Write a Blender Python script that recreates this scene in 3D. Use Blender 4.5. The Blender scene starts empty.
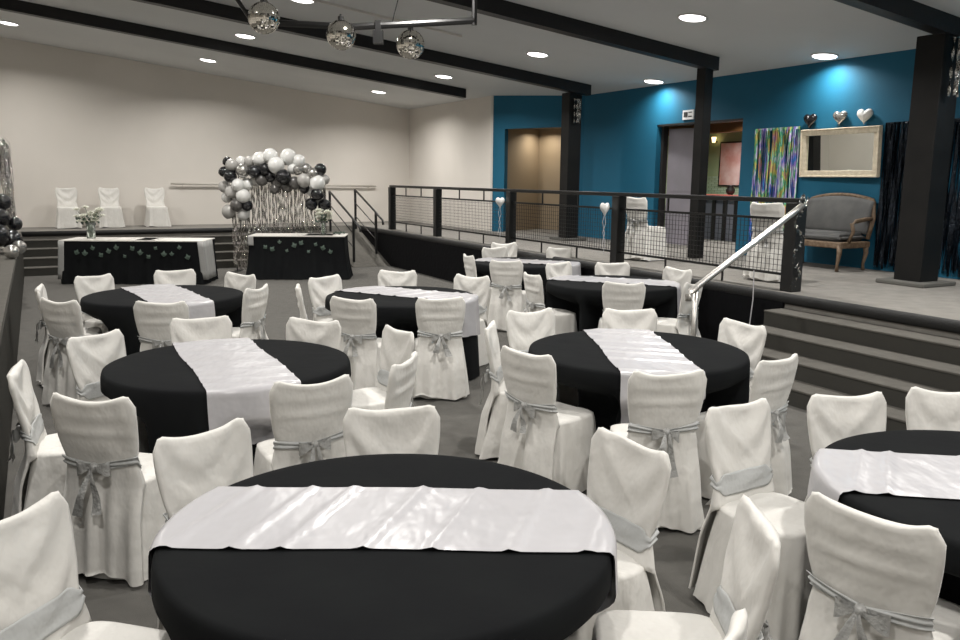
import bpy, bmesh, math, random
from mathutils import Vector, Matrix
R = math.radians
sin, cos, pi = math.sin, math.cos, math.pi
random.seed(7)
sc = bpy.context.scene
col = sc.collection
TH = R(28.3)                       # the hall is turned this much from the camera's axes

def P(v, u, z=0.0):                # hall coordinates: v across (towards the blue wall), u along (towards the back wall)
    return Vector((-sin(TH)*u + cos(TH)*v, cos(TH)*u + sin(TH)*v, z))

# ------------------------------------------------------------------ camera
cam_d = bpy.data.cameras.new('camera')
cam = bpy.data.objects.new('camera', cam_d); col.objects.link(cam)
F = 820.0; cam_d.sensor_width = 36; cam_d.lens = F*36/960; cam_d.clip_end = 200
pitch = math.atan((320-178)/F); roll = .010
fw = Vector((0, cos(pitch), -sin(pitch))); rt0 = Vector((1, 0, 0)); up0 = Vector((0, sin(pitch), cos(pitch)))
rt = rt0*cos(roll) + up0*sin(roll); up = up0*cos(roll) - rt0*sin(roll)
m = Matrix((rt, up, -fw)).transposed().to_4x4(); m.translation = Vector((0, 0, 1.87))
cam.matrix_world = m
sc.camera = cam

# ------------------------------------------------------------------ world, exposure
w = bpy.data.worlds.new('world'); sc.world = w; w.use_nodes = True
w.node_tree.nodes['Background'].inputs[0].default_value = (.75, .85, 1, 1)
w.node_tree.nodes['Background'].inputs[1].default_value = .25
sc.view_settings.view_transform = 'Standard'; sc.view_settings.look = 'None'
sc.view_settings.gamma = 1; sc.view_settings.use_curve_mapping = False
sc.view_settings.exposure = 0.1
LAMP_W = 62.0                       # watts of every ceiling downlight
def ceil_z(v): return 3.46 + .113*(9.5 - v)
SLOPE = math.atan(.113)
def lamp(name, loc, power, size=.2, color=(1, .97, .925)):
    l = bpy.data.lights.new(name, 'AREA'); l.shape = 'DISK'; l.size = size; l.energy = power; l.color = color; l.spread = R(150)
    o = bpy.data.objects.new(name, l); col.objects.link(o); o.location = loc
    return o
LAMPS = [(v, u) for u in (17.75, 14.4, 11.1, 7.7, 4.4, 1.0, -2.4) for v in (-.2, 3.27, 6.93, 9.22) if not (u > 12 and v > 9)]
for v, u in LAMPS:
    lamp('downlight_light', P(v, u, ceil_z(v) - .035), LAMP_W * (.3 if v > 9 else 1))

# ------------------------------------------------------------------ materials
def mat(name, base=(.5, .5, .5), rough=.6, metal=0, spec=.5, bump=None, var=None, emis=None, sheen=0, coord='Object', bscale=None, **kw):
    """bump=(scale, strength, detail)   var=(scale, dark colour, light colour)"""
    m = bpy.data.materials.new(name); m.use_nodes = True
    nt = m.node_tree; b = nt.nodes['Principled BSDF']
    b.inputs['Base Color'].default_value = (*base, 1); b.inputs['Roughness'].default_value = rough
    b.inputs['Metallic'].default_value = metal; b.inputs['Specular IOR Level'].default_value = spec
    if sheen: b.inputs['Sheen Weight'].default_value = sheen
    for k, v in kw.items(): b.inputs[k.replace('_', ' ')].default_value = v
    if bump or var:
        tc = nt.nodes.new('ShaderNodeTexCoord')
    if var:
        n = nt.nodes.new('ShaderNodeTexNoise'); n.inputs['Scale'].default_value = var[0]; n.inputs['Detail'].default_value = 6
        r = nt.nodes.new('ShaderNodeValToRGB'); r.color_ramp.elements[0].position = .3; r.color_ramp.elements[1].position = .7
        r.color_ramp.elements[0].color = (*var[1], 1); r.color_ramp.elements[1].color = (*var[2], 1)
        nt.links.new(tc.outputs[coord], n.inputs['Vector']); nt.links.new(n.outputs['Fac'], r.inputs['Fac'])
        nt.links.new(r.outputs['Color'], b.inputs['Base Color'])
    if bump:
        n = nt.nodes.new('ShaderNodeTexNoise'); n.inputs['Scale'].default_value = bump[0]; n.inputs['Detail'].default_value = bump[2]
        bp = nt.nodes.new('ShaderNodeBump'); bp.inputs['Strength'].default_value = bump[1]; bp.inputs['Distance'].default_value = .02
        src = tc.outputs[coord]
        if bscale:
            mp = nt.nodes.new('ShaderNodeMapping'); mp.inputs['Scale'].default_value = bscale; mp.inputs['Rotation'].default_value = (.25, .2, 0)
            nt.links.new(src, mp.inputs['Vector']); src = mp.outputs['Vector']
        nt.links.new(src, n.inputs['Vector']); nt.links.new(n.outputs['Fac'], bp.inputs['Height'])
        nt.links.new(bp.outputs['Normal'], b.inputs['Normal'])
    if emis:
        b.inputs['Emission Color'].default_value = (*emis[0], 1); b.inputs['Emission Strength'].default_value = emis[1]
    return m
M = {}
M['carpet'] = mat('floor_carpet', rough=.95, spec=.1, sheen=.05, var=(9, (.098, .094, .086), (.122, .117, .107)), bump=(260, .5, 3))
M['stage_carpet'] = mat('stage_carpet', rough=.95, spec=.1, sheen=.04, var=(7, (.19, .18, .165), (.24, .228, .208)), bump=(260, .5, 3))
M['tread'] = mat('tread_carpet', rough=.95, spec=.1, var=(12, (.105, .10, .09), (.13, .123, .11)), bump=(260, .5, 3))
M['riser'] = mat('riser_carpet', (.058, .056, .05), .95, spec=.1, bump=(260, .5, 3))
M['skirt'] = mat('black_skirting_cloth', (.005, .005, .006), .8, spec=.1, bump=(14, .4, 4))
M['nosing'] = mat('black_nosing', (.018, .018, .018), .6, spec=.3, bump=(60, .3, 3))
M['cream'] = mat('cream_wall_paint', rough=.85, spec=.2, var=(.7, (.675, .64, .59), (.73, .69, .64)), bump=(50, .08, 4))
M['ceiling'] = mat('ceiling_paint', rough=.8, spec=.2, var=(.6, (.60, .61, .61), (.66, .67, .67)), bump=(30, .06, 3))
M['blue'] = mat('blue_wall_paint', rough=.65, spec=.3, var=(.8, (.009, .105, .185), (.012, .122, .212)), bump=(40, .08, 4))
M['beam'] = mat('black_beam_paint', (.008, .008, .009), .45, spec=.4, bump=(20, .15, 3))
M['column'] = mat('dark_column_paint', rough=.5, spec=.22, var=(3, (.006, .006, .006), (.011, .0105, .01)))
M['metalblack'] = mat('black_painted_steel', (.008, .008, .008), .4, spec=.5)
M['steel'] = mat('brushed_steel', (.62, .60, .57), .35, .9, bump=(90, .05, 2))
M['pipegrey'] = mat('pale_handrail', (.6, .57, .52), .4, .3)
M['cotton'] = mat('offwhite_cotton', rough=.7, spec=.25, sheen=.1, var=(4, (.64, .625, .59), (.70, .685, .65)), bump=(9, .85, 3), bscale=(1, 1, .7))
M['satin_grey'] = mat('silver_satin', (.36, .36, .35), .33, spec=.6, bump=(30, .7, 3))
M['sash'] = mat('grey_organza', (.48, .49, .485), .5, spec=.4, bump=(20, .35, 2))
M['black_cloth'] = mat('black_tablecloth', rough=.9, spec=.08, var=(3, (.0075, .008, .009), (.010, .011, .0115)), bump=(5, .25, 3))
M['white_satin'] = mat('white_satin', (.47, .462, .48), .27, spec=.6, sheen=.0, bump=(5, 1.0, 3), bscale=(1, .5, 1))
M['white_cloth'] = mat('white_cloth', (.62, .60, .56), .7, bump=(12, .5, 3))
M['grey_cloth'] = mat('pale_grey_drape', (.33, .33, .32), .6, bump=(12, .5, 3))
M['lamp'] = mat('lamp_diffuser', (.9, .9, .9), .5, emis=((1, .97, .93), 7))
M['lamp_rim'] = mat('lamp_rim', (.75, .75, .75), .4)
M['mirror'] = mat('mirror_glass', (.82, .84, .80), .02, 1)
M['ball'] = mat('mirror_ball_tiles', (.85, .82, .75), .08, 1)
M['cream_frame'] = mat('cream_carved_frame', rough=.5, var=(20, (.62, .54, .40), (.78, .70, .55)), bump=(60, .6, 4))
M['settee_wood'] = mat('weathered_wood', rough=.6, var=(25, (.09, .055, .03), (.20, .14, .09)), bump=(80, .3, 4))
M['settee_cloth'] = mat('grey_upholstery', rough=.9, var=(6, (.075, .075, .075), (.105, .105, .103)), bump=(200, .3, 2))
M['b_white'] = mat('white_balloon', (.72, .72, .70), .22, spec=.6)
M['b_clear'] = mat('pearl_balloon', (.42, .41, .39), .2, spec=.7)
M['b_black'] = mat('black_balloon', (.010, .010, .012), .18, spec=.7)
M['b_silver'] = mat('silver_balloon', (.42, .41, .39), .2, .75)
M['b_grey'] = mat('grey_balloon', (.13, .125, .12), .2, .3)
M['tinsel'] = mat('silver_tinsel', rough=.16, metal=1, var=(70, (.10, .09, .08), (.95, .93, .88)), bump=(60, 1, 3))
M['tinsel_black'] = mat('black_foil_fringe', rough=.3, metal=.6, var=(30, (.004, .005, .008), (.02, .03, .045)), bump=(40, .8, 3))
M['leaf'] = mat('ivy_leaf', rough=.6, var=(15, (.05, .08, .06), (.10, .14, .115)))
M['stem'] = mat('flower_stem', (.07, .13, .04), .6)
M['petal'] = mat('white_petal', (.85, .85, .77), .7)
M['glass'] = mat('vase_glass', (.9, .95, .92), .05, Transmission_Weight=.9, IOR=1.3)
M['door'] = mat('grey_door_paint', rough=.4, spec=.5, var=(1.2, (.20, .19, .21), (.28, .26, .30)))
M['dark'] = mat('dark_frame', (.015, .013, .012), .5)
M['recess'] = mat('recess_paint', rough=.75, var=(.8, (.30, .235, .16), (.34, .27, .185)))
M['green'] = mat('green_wall', rough=.7, spec=.3, var=(2, (.30, .37, .21), (.36, .43, .26)))
M['redtop'] = mat('red_counter', (.30, .06, .045), .35)
M['slat'] = mat('slate_boards', (.17, .18, .21), .5)
M['ceilwood'] = mat('brown_wood_ceiling', (.16, .07, .02), .6)
M['sign'] = mat('sign_white', (.75, .75, .75), .5)
M['sign_ink'] = mat('sign_ink', (.03, .03, .03), .5)
M['iron'] = mat('mesh_wire', (.03, .03, .03), .4, .5)
M['plinth'] = mat('grey_plinth', (.10, .097, .088), .8)
M['wall_trim'] = mat('white_trim_paint', (.62, .60, .56), .5)

def special_materials():
    # holographic fringe: bands of hue on foil
    m = bpy.data.materials.new('holographic_foil'); m.use_nodes = True; nt = m.node_tree; b = nt.nodes['Principled BSDF']
    tc = nt.nodes.new('ShaderNodeTexCoord'); mp = nt.nodes.new('ShaderNodeMapping'); mp.inputs['Scale'].default_value = (4.5, 4.5, 1.7)
    n = nt.nodes.new('ShaderNodeTexNoise'); n.inputs['Scale'].default_value = 1.6; n.inputs['Detail'].default_value = 3
    r = nt.nodes.new('ShaderNodeValToRGB'); e = r.color_ramp.elements
    cols = [(.03, .12, .2), (.08, .35, .9), (.45, .3, .85), (.85, .87, .95), (.08, .6, .35), (.85, .8, .2), (.85, .35, .3), (.4, .45, .95), (.03, .1, .16)]
    e[0].position = .28; e[0].color = (*cols[0], 1); e[1].position = .74; e[1].color = (*cols[-1], 1)
    for i, c in enumerate(cols[1:-1]): x = e.new(.28 + .46*(i+1)/(len(cols)-1)); x.color = (*c, 1)
    nt.links.new(tc.outputs['Object'], mp.inputs[0]); nt.links.new(mp.outputs[0], n.inputs['Vector']); nt.links.new(n.outputs['Fac'], r.inputs[0])
    m2 = nt.nodes.new('ShaderNodeMapping'); m2.inputs['Scale'].default_value = (60, 60, .8)
    n2 = nt.nodes.new('ShaderNodeTexNoise'); n2.inputs['Scale'].default_value = 1; nt.links.new(tc.outputs['Object'], m2.inputs[0]); nt.links.new(m2.outputs[0], n2.inputs['Vector'])
    r2 = nt.nodes.new('ShaderNodeValToRGB'); r2.color_ramp.elements[0].position = .38; r2.color_ramp.elements[0].color = (.28, .31, .38, 1); r2.color_ramp.elements[1].position = .56; r2.color_ramp.elements[1].color = (1, 1, 1, 1); nt.links.new(n2.outputs['Fac'], r2.inputs[0])
    mx = nt.nodes.new('ShaderNodeMix'); mx.data_type = 'RGBA'; mx.blend_type = 'MULTIPLY'; mx.inputs[0].default_value = 1; nt.links.new(r.outputs[0], mx.inputs[6]); nt.links.new(r2.outputs[0], mx.inputs[7])
    nt.links.new(mx.outputs[2], b.inputs['Base Color']); b.inputs['Metallic'].default_value = .2; b.inputs['Roughness'].default_value = .25
    M['holo'] = m
    # picture: blurred pink abstract
    M['picture'] = mat('pink_picture', rough=.4, var=(2.5, (.50, .18, .14), (.75, .60, .58)))
    # pale mosaic tiles
    m = bpy.data.materials.new('green_tiles'); m.use_nodes = True; nt = m.node_tree; b = nt.nodes['Principled BSDF']
    tc = nt.nodes.new('ShaderNodeTexCoord'); mp = nt.nodes.new('ShaderNodeMapping'); mp.inputs['Rotation'].default_value = (R(90), 0, 0)
    br = nt.nodes.new('ShaderNodeTexBrick'); br.inputs['Scale'].default_value = 6
    br.inputs['Color1'].default_value = (.34, .42, .28, 1); br.inputs['Color2'].default_value = (.40, .50, .38, 1); br.inputs['Mortar'].default_value = (.16, .2, .14, 1)
    nt.links.new(tc.outputs['Object'], mp.inputs[0]); nt.links.new(mp.outputs[0], br.inputs['Vector']); nt.links.new(br.outputs[0], b.inputs['Base Color']); b.inputs['Roughness'].default_value = .4
    M['tiles'] = m
special_materials()

# ------------------------------------------------------------------ helpers
def new_bm(): return bmesh.new()
def box(bm, x0, x1, y0, y1, z0, z1, mi=0):
    v = [bm.verts.new((x, y, z)) for x in (x0, x1) for y in (y0, y1) for z in (z0, z1)]
    for f in ((0, 1, 3, 2), (4, 6, 7, 5), (0, 4, 5, 1), (2, 3, 7, 6), (0, 2, 6, 4), (1, 5, 7, 3)):
        bm.faces.new([v[i] for i in f]).material_index = mi
    return v
def prism(bm, pts, z0, z1):
    """pts: list of (x, y); z0/z1 numbers or functions of (x, y)"""
    g = lambda z, p: z(*p) if callable(z) else z
    a = [bm.verts.new((*p, g(z0, p))) for p in pts]; b = [bm.verts.new((*p, g(z1, p))) for p in pts]
    bm.faces.new(a[::-1]); bm.faces.new(b)
    for i in range(len(pts)): j = (i+1) % len(pts); bm.faces.new((a[i], a[j], b[j], b[i]))
def tube(bm, pts, r, n=8, cap=True):
    pts = [Vector(p) for p in pts]; rings = []
    for i, p in enumerate(pts):
        d = (pts[min(i+1, len(pts)-1)] - pts[max(i-1, 0)]).normalized()
        a = Vector((0, 0, 1)) if abs(d.z) < .95 else Vector((1, 0, 0))
        x = d.cross(a).normalized(); y = d.cross(x)
        rr = r[i] if isinstance(r, (list, tuple)) else r
        rings.append([bm.verts.new(p + (x*cos(2*pi*k/n) + y*sin(2*pi*k/n))*rr) for k in range(n)])
    for a, b in zip(rings, rings[1:]):
        for k in range(n): l = (k+1) % n; bm.faces.new((a[k], a[l], b[l], b[k]))
    if cap: bm.faces.new(rings[0][::-1]); bm.faces.new(rings[-1])
def lathe(bm, prof, n=24, cx=0, cy=0, cap=True):
    rings = [[bm.verts.new((cx + r*cos(2*pi*k/n), cy + r*sin(2*pi*k/n), z)) for k in range(n)] for r, z in prof]
    for a, b in zip(rings, rings[1:]):
        for k in range(n): l = (k+1) % n; bm.faces.new((a[k], a[l], b[l], b[k]))
    if cap: bm.faces.new(rings[0][::-1]); bm.faces.new(rings[-1])
def grid(bm, f, nu, nv, closed=False):
    vs = [[bm.verts.new(f(i/nu, j/nv)) for i in range(nu + (0 if closed else 1))] for j in range(nv+1)]
    for j in range(nv):
        for i in range(nu):
            k = (i+1) % nu if closed else i+1
            bm.faces.new((vs[j][i], vs[j][k], vs[j+1][k], vs[j+1][i]))
    return vs
def mesh(bm, name, m, smooth=False, fix=True):
    if fix: bmesh.ops.recalc_face_normals(bm, faces=bm.faces)
    me = bpy.data.meshes.new(name); bm.to_mesh(me); bm.free()
    for x in (m if isinstance(m, (list, tuple)) else [m]): me.materials.append(x)
    if smooth:
        for p in me.polygons: p.use_smooth = True
    return me
def obj(name, bm, m, parent=None, smooth=False, loc=None, rot=None, bevel=0, solid=0, subsurf=0):
    me = bm if isinstance(bm, bpy.types.Mesh) else mesh(bm, name, m, smooth)
    o = bpy.data.objects.new(name, me); col.objects.link(o)
    if parent: o.parent = parent
    if loc is not None: o.location = loc
    if rot is not None: o.rotation_euler = rot if isinstance(rot, tuple) else (0, 0, rot)
    if solid: x = o.modifiers.new('solid', 'SOLIDIFY'); x.thickness = solid; x.offset = 0
    if bevel: x = o.modifiers.new('bevel', 'BEVEL'); x.width = bevel; x.segments = 2; x.limit_method = 'ANGLE'
    if subsurf: x = o.modifiers.new('sub', 'SUBSURF'); x.levels = x.render_levels = subsurf
    return o
def tag(o, label, cat, group=None, kind=None):
    o['label'] = label; o['category'] = cat
    if group: o['group'] = group
    if kind: o['kind'] = kind
    return o
def thing(name, label, cat, loc=(0, 0, 0), rotz=0.0, group=None):
    o = bpy.data.objects.new(name, None); col.objects.link(o); o.empty_display_size = .1
    o.location = loc; o.rotation_euler = (0, 0, rotz)
    return tag(o, label, cat, group)
def dup(root, loc, rotz, label, group=None):
    r = root.copy(); col.objects.link(r); r.location = loc; r.rotation_euler = (0, 0, rotz); r['label'] = label
    if group: r['group'] = group
    for ch in list(root.children):
        c = ch.copy(); col.objects.link(c); c.parent = r
        for g in ch.children:
            d = g.copy(); col.objects.link(d); d.parent = c
    return r
def struct(name, bm, m, label=None, **kw):
    o = obj(name, bm, m, **kw); o['kind'] = 'structure'
    if label: o['label'] = label
    return o
def hall(bm):                       # turns a mesh laid out in (v, u, z) into the hall's place
    bmesh.ops.rotate(bm, verts=bm.verts, cent=(0, 0, 0), matrix=Matrix.Rotation(TH, 3, 'Z')); return bm
def hbox(v0, v1, u0, u1, z0, z1):
    bm = new_bm(); box(bm, v0, v1, u0, u1, z0, z1); return hall(bm)

# ------------------------------------------------------------------ room shell
S = .75                              # stage height
VE = 6.62                            # the stage's edge
UF, UB = -4.5, 19.8                  # front end (behind the camera) and back wall
VL, VB = -2.6, 9.5
struct('floor', hbox(VL, VE, UF, UB, -.1, 0), M['carpet'], 'dark grey carpeted hall floor')
struct('floor_stage', hbox(VE, 14, UF, 22, -.1, S), M['stage_carpet'], 'raised grey carpeted stage floor on the right')
struct('floor_back_stage', hbox(VL, VE, 18.4, UB, 0, S), M['stage_carpet'], 'raised carpeted stage along the back wall')
struct('floor_side_stage', hbox(VL, -.29, UF, 18.4, 0, S), M['tread'], 'raised carpeted ledge along the left side')
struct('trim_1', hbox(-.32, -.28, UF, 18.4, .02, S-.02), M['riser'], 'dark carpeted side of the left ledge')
bm = new_bm(); prism(bm, [(VL-.15, UF), (VB+.15, UF), (VB+.15, UB+.15), (VL-.15, UB+.15)], lambda x, y: ceil_z(x), lambda x, y: ceil_z(x)+.12)
struct('ceiling', hall(bm), M['ceiling'], 'sloping grey painted ceiling')
bm = new_bm(); prism(bm, [(VL, UB), (8.62, UB), (8.62, UB+.15), (VL, UB+.15)], 0, lambda x, y: ceil_z(x)+.05)
struct('wall_back', hall(bm), M['cream'], 'cream painted back wall')
bm = new_bm(); prism(bm, [(8.55, 15.48), (8.7, 15.4), (8.7, UB), (8.55, UB)], S, lambda x, y: ceil_z(x)+.05)
struct('wall_back_return', hall(bm), M['cream'], 'cream wall running forward from the back corner')
bm = new_bm(); prism(bm, [(8.535, 15.44), (8.56, 15.40), (8.58, 15.44), (8.56, 15.48)], S, lambda x, y: ceil_z(x))
struct('trim_2', hall(bm), M['wall_trim'], 'thin white corner strip where cream meets blue')
# slanting blue wall with an opening
A, B = Vector((8.55, 15.45)), Vector((9.5, 13.45))
def diag(t0, t1, z0, z1, name, m=None, th=.12, off=0, label=None):
    d = (B-A).normalized(); n = Vector((-d.y, d.x))
    if n.x < 0: n = -n
    a, b = A + d*t0 + n*off, A + d*t1 + n*off
    bm = new_bm(); prism(bm, [tuple(a), tuple(b), tuple(b+n*th), tuple(a+n*th)], z0, z1)
    return struct(name, hall(bm), m or M['blue'], label)
LD = (B-A).length
zt = lambda x, y: ceil_z(x) + .05
diag(0, .34, S, zt, 'wall_slanting_left', label='blue wall strip left of the beige opening')
diag(.34, 1.70, 2.88, zt, 'wall_slanting_top', label='blue wall above the beige opening')
diag(1.70, LD, S, zt, 'wall_slanting_right', label='blue wall strip right of the beige opening')
# the recess behind that opening
d = (B-A).normalized(); n = Vector((-d.y, d.x)); n = n if n.x > 0 else -n
def rec(pts, z0, z1, name, label): bm = new_bm(); prism(bm, [tuple(p) for p in pts], z0, z1); struct(name, hall(bm), M['recess'], label)
a, b = A + d*.28 + n*.121, A + d*2.1 + n*.121
rec([a, a+n*1.3, a+n*1.3-d*.06, a-d*.06], S, 3.0, 'wall_recess_left', 'beige side of the recess')
rec([a+n*1.3, b+n*1.3, b+n*1.36, a+n*1.36], S, 3.0, 'wall_recess_back', 'beige back of the recess')
rec([b, b+n*1.3, b+n*1.3+d*.06, b+d*.06], S, 3.0, 'wall_recess_right', 'beige right side of the recess')
rec([a, b, b+n*1.3, a+n*1.3], 2.95, 3.0, 'ceiling_recess', 'ceiling of the recess')
# main blue wall with the doorway
def blue(u0, u1, z0, name, label, z1=zt):
    bm = new_bm(); prism(bm, [(VB, u0), (VB+.18, u0), (VB+.18, u1), (VB, u1)], z0, z1); struct(name, hall(bm), M['blue'], label)
blue(11.3, 13.45, S, 'wall_blue_left', 'blue wall between the slanting wall and the doorway')
blue(9.33, 11.3, 2.8, 'wall_blue_top', 'blue wall above the doorway')
blue(UF, 9.33, S, 'wall_blue_right', 'long blue wall with mirror and fringe curtains')
bm = new_bm(); prism(bm, [(VL-.15, UF), (VL, UF), (VL, UB), (VL-.15, UB)], 0, lambda x, y: ceil_z(x)+.05)
struct('wall_left', hall(bm), M['cream'], 'cream left wall beyond the ledge')
bm = new_bm(); prism(bm, [(VL, UF-.15), (VB, UF-.15), (VB, UF), (VL, UF)], 0, lambda x, y: ceil_z(x)+.05)
struct('wall_front', hall(bm), M['cream'], 'cream wall behind the viewer')
# door frame, leaf and the room beyond
dr = thing('door_1', 'grey door leaf standing ajar in the dark framed doorway', 'door', P(VB, 11.26, S), TH); dr['kind'] = 'structure'
bm = new_bm()
box(bm, .10, .2, -.03, .03, 0, 2.05); box(bm, .0, .2, -1.93, .0, 2.02, 2.05)
obj('door_frame', bm, M['dark'], dr)
bm = new_bm(); box(bm, 0, .045, -.78, 0, .02, 1.98)
for z in (.93, .86, .30): box(bm, -.006, 0, -.75, -.03, z, z+.018)
lf = obj('door_leaf', bm, M['door'], dr, loc=(.2, -.05, 0), rot=R(8))
bm = new_bm(); tube(bm, [(-.05, -.72, 1.0), (-.05, -.60, 1.0)], .011); tube(bm, [(0, -.72, 1.0), (-.05, -.72, 1.0)], .011)
obj('door_handle', bm, M['steel'], lf, smooth=True)
struct('wall_bar_back', hbox(12.55, 12.7, 8.5, 14, S, 3.4), M['green'], 'green wall of the room beyond the doorway')
struct('trim_3', hbox(12.53, 12.55, 8.5, 14, 1.45, 1.95), M['tiles'], 'pale green tiles along the far room wall')
struct('wall_bar_left', hbox(9.7, 12.55, 13.3, 13.45, S, 3.4), M['green'], 'left side of the room beyond the doorway')
struct('wall_bar_right', hbox(9.7, 12.55, 8.5, 8.6, S, 3.4), M['green'], 'right side of the room beyond the doorway')
struct('ceiling_bar', hbox(9.68, 12.7, 8.5, 14, 3.02, 3.1), M['ceilwood'], 'brown wooden ceiling of the far room')
struct('trim_4', hbox(10.9, 11.1, 8.6, 13.3, 2.72, 3.02), M['ceilwood'], 'brown wooden beam in the far room')
for v, u in ((10.4, 10.3), (11.6, 11.6)): lamp('far_room_light', P(v, u, 2.98), 38, .2)
lamp('recess_light', P(9.75, 15.3, 2.93), 9, .15, (1, .9, .75))

# ------------------------------------------------------------------ beams and columns
def beam(u, v1, name, label):
    bm = new_bm(); prism(bm, [(VL, u-.08), (v1, u-.08), (v1, u+.08), (VL, u+.08)], lambda x, y: ceil_z(x)-.18, lambda x, y: ceil_z(x)+.01)
    struct(name, hall(bm), M['beam'], label)
for i, (u, v1, lb) in enumerate([(15.35, 7.85, 'black ceiling beam nearest the back wall'), (12.5, 8.9, 'second black ceiling beam from the back wall'),
                             (9.0, 8.56, 'third black ceiling beam ending at the thin column'), (5.6, 8.75, 'black ceiling beam over the thick right column'), (1.9, 8.75, 'black ceiling beam over the viewer'), (-1.5, 8.75, 'black ceiling beam behind the viewer')]):
    beam(u, v1, 'beam', lb)
def column(v, u, wv, wu, label, plinth=None, g=None):
    t = thing('column', label, 'column', P(v, u, S), TH)
    bm = new_bm(); prism(bm, [(-wv/2, -wu/2), (wv/2, -wu/2), (wv/2, wu/2), (-wv/2, wu/2)], 0, lambda x, y: ceil_z(v+x)-.17-S)
    obj('shaft', bm, M['column'], t, bevel=.006)
    if plinth: bm = new_bm(); box(bm, -plinth/2, plinth/2, -plinth/2, plinth/2, 0, .045); obj('base_plate', bm, M['plinth'], t, bevel=.01)
    return t
column(8.68, 12.7, .27, .25, 'dark column farthest away, in front of the beige opening', .5)
column(8.42, 9.04, .15, .17, 'thin black column before the doorway')
column(8.60, 5.72, .31, .32, 'thick black column beside the black fringe curtain', .58)

# ------------------------------------------------------------------ downlights
cap = None
for v, u in LAMPS:
    if u < 4: continue
    lab = {(-.2, 17.75): 'round ceiling light at the far left', (3.27, 17.75): 'round ceiling light above the cream wall left of centre', (3.27, 14.4): 'round ceiling light left of the leftmost mirror ball',
           (3.27, 11.1): 'round ceiling light right of the leftmost mirror ball at the top', (6.93, 17.75): 'round ceiling light nearest the far wall corner', (6.93, 14.4): 'round ceiling light between the first two beams right of the mirror balls',
           (6.93, 11.1): 'round ceiling light between the second and third beams', (9.22, 11.1): 'round ceiling light above the doorway', (6.93, 7.7): 'big round ceiling light at the top right of the thin column',
           (9.22, 7.7): 'round ceiling light above the framed mirror'}.get((v, u))
    if lab is None: lab = 'round ceiling light out of the photo'; 
    z = ceil_z(v)
    if v < 0 and u < 17: continue
    if u < 7: continue
    t = thing('ceiling_light', lab, 'ceiling light', P(v, u, z), 0, 'round ceiling downlights')
    t.rotation_euler = (0, SLOPE, TH)
    bm = new_bm(); lathe(bm, [(.172, 0), (.18, -.012), (.165, -.02), (.15, -.012)], 28, cap=False); obj('rim', bm, M['lamp_rim'], t, smooth=True)
    bm = new_bm(); lathe(bm, [(.156, -.010), (.14, -.018), (.001, -.020)], 28); obj('diffuser', bm, M['lamp'], t, smooth=True)

# ------------------------------------------------------------------ stage edge, steps, ramp
STU = 5.78                           # left end of the right-hand steps
struct('trim_5', hbox(VE-.03, VE+.005, STU, 18.4, .0, S-.09), M['skirt'], 'black cloth hanging down the stage side')
def nosing(v, u0, u1, name, label):
    bm = new_bm(); tube(bm, [(v, u0, S-.05), (v, u1, S-.05)], .055, 14); bmesh.ops.scale(bm, vec=(.7, 1, 1), verts=bm.verts, space=Matrix.Translation((-v, 0, 0)))
    struct(name, hall(bm), M['nosing'], label, smooth=True)
nosing(VE, UF, 18.45, 'trim_6', 'rounded black nosing along the stage edge')
bm = new_bm(); tube(bm, [(-.3, 18.4, S-.05), (5.75, 18.4, S-.05)], .05, 14)
struct('trim_7', hall(bm), M['nosing'], 'rounded black nosing along the back stage edge', smooth=True)
def step(v0, v1, u0, u1, h, label, front):
    t = thing('stair_step', label, 'step', (0, 0, 0)); t['kind'] = 'structure'
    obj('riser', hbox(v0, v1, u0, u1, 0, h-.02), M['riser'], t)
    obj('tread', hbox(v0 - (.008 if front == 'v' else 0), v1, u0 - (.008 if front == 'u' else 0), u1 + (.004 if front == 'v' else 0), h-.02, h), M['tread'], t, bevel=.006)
for k, nm in enumerate(['topmost', 'second', 'third', 'lowest']):
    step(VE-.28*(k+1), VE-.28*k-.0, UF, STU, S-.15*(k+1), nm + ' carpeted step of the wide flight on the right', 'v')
    step(-.28, 5.75, 18.4-.3*(k+1), 18.4-.3*k, S-.15*(k+1), nm + ' carpeted step up to the back stage', 'u')
bm = new_bm(); prism(bm, [(5.76, 16.3), (6.585, 16.3), (6.585, 18.4), (5.76, 18.4)], 0, lambda x, y: .005 + (y-16.3)/2.1*.745)
struct('floor_ramp', hall(bm), M['tread'], 'carpeted ramp rising beside the stage to the back')

# ------------------------------------------------------------------ stage railing
rail = thing('stage_railing', 'long black steel railing with wire mesh along the stage edge', 'railing', P(6.8, 0, S), TH)
PU = [16.7, 14.4, 11.6, 8.78, 5.88]
bm = new_bm(); box(bm, -.035, .035, 5.80, 16.77, .90, .95); obj('top_rail', bm, M['metalblack'], rail, bevel=.008)
for z, nm in ((.735, 'middle_rail'), (.165, 'bottom_rail')):
    bm = new_bm(); box(bm, -.014, .014, 5.9, 16.7, z-.013, z+.013); obj(nm, bm, M['metalblack'], rail)
for i, u in enumerate(PU):
    w_ = (.13, .13, .13, .14, .15)[i]
    bm = new_bm(); box(bm, -w_/2, w_/2, u-w_/2, u+w_/2, 0, .905); obj('post', bm, M['metalblack'], rail, bevel=.008)
for a, b in zip(PU, PU[1:]):
    for k in (1, 2):
        u = a + (b-a)*k/3
        for z0, z1 in ((.745, .90), (0, .155)):
            bm = new_bm(); box(bm, -.009, .009, u-.009, u+.009, z0, z1); obj('baluster', bm, M['metalblack'], rail)
for a, b in zip(PU, PU[1:]):
    u0, u1 = b+.08, a-.08
    bm = new_bm(); k = u0
    while k < u1:
        box(bm, -.0022, .0022, k-.0022, k+.0022, .178, .722); k += .055
    z = .2
    while z < .72:
        box(bm, -.0022, .0022, u0, u1, z-.0022, z+.0022); z += .055
    obj('mesh_panel', bm, M['iron'], rail)
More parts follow.
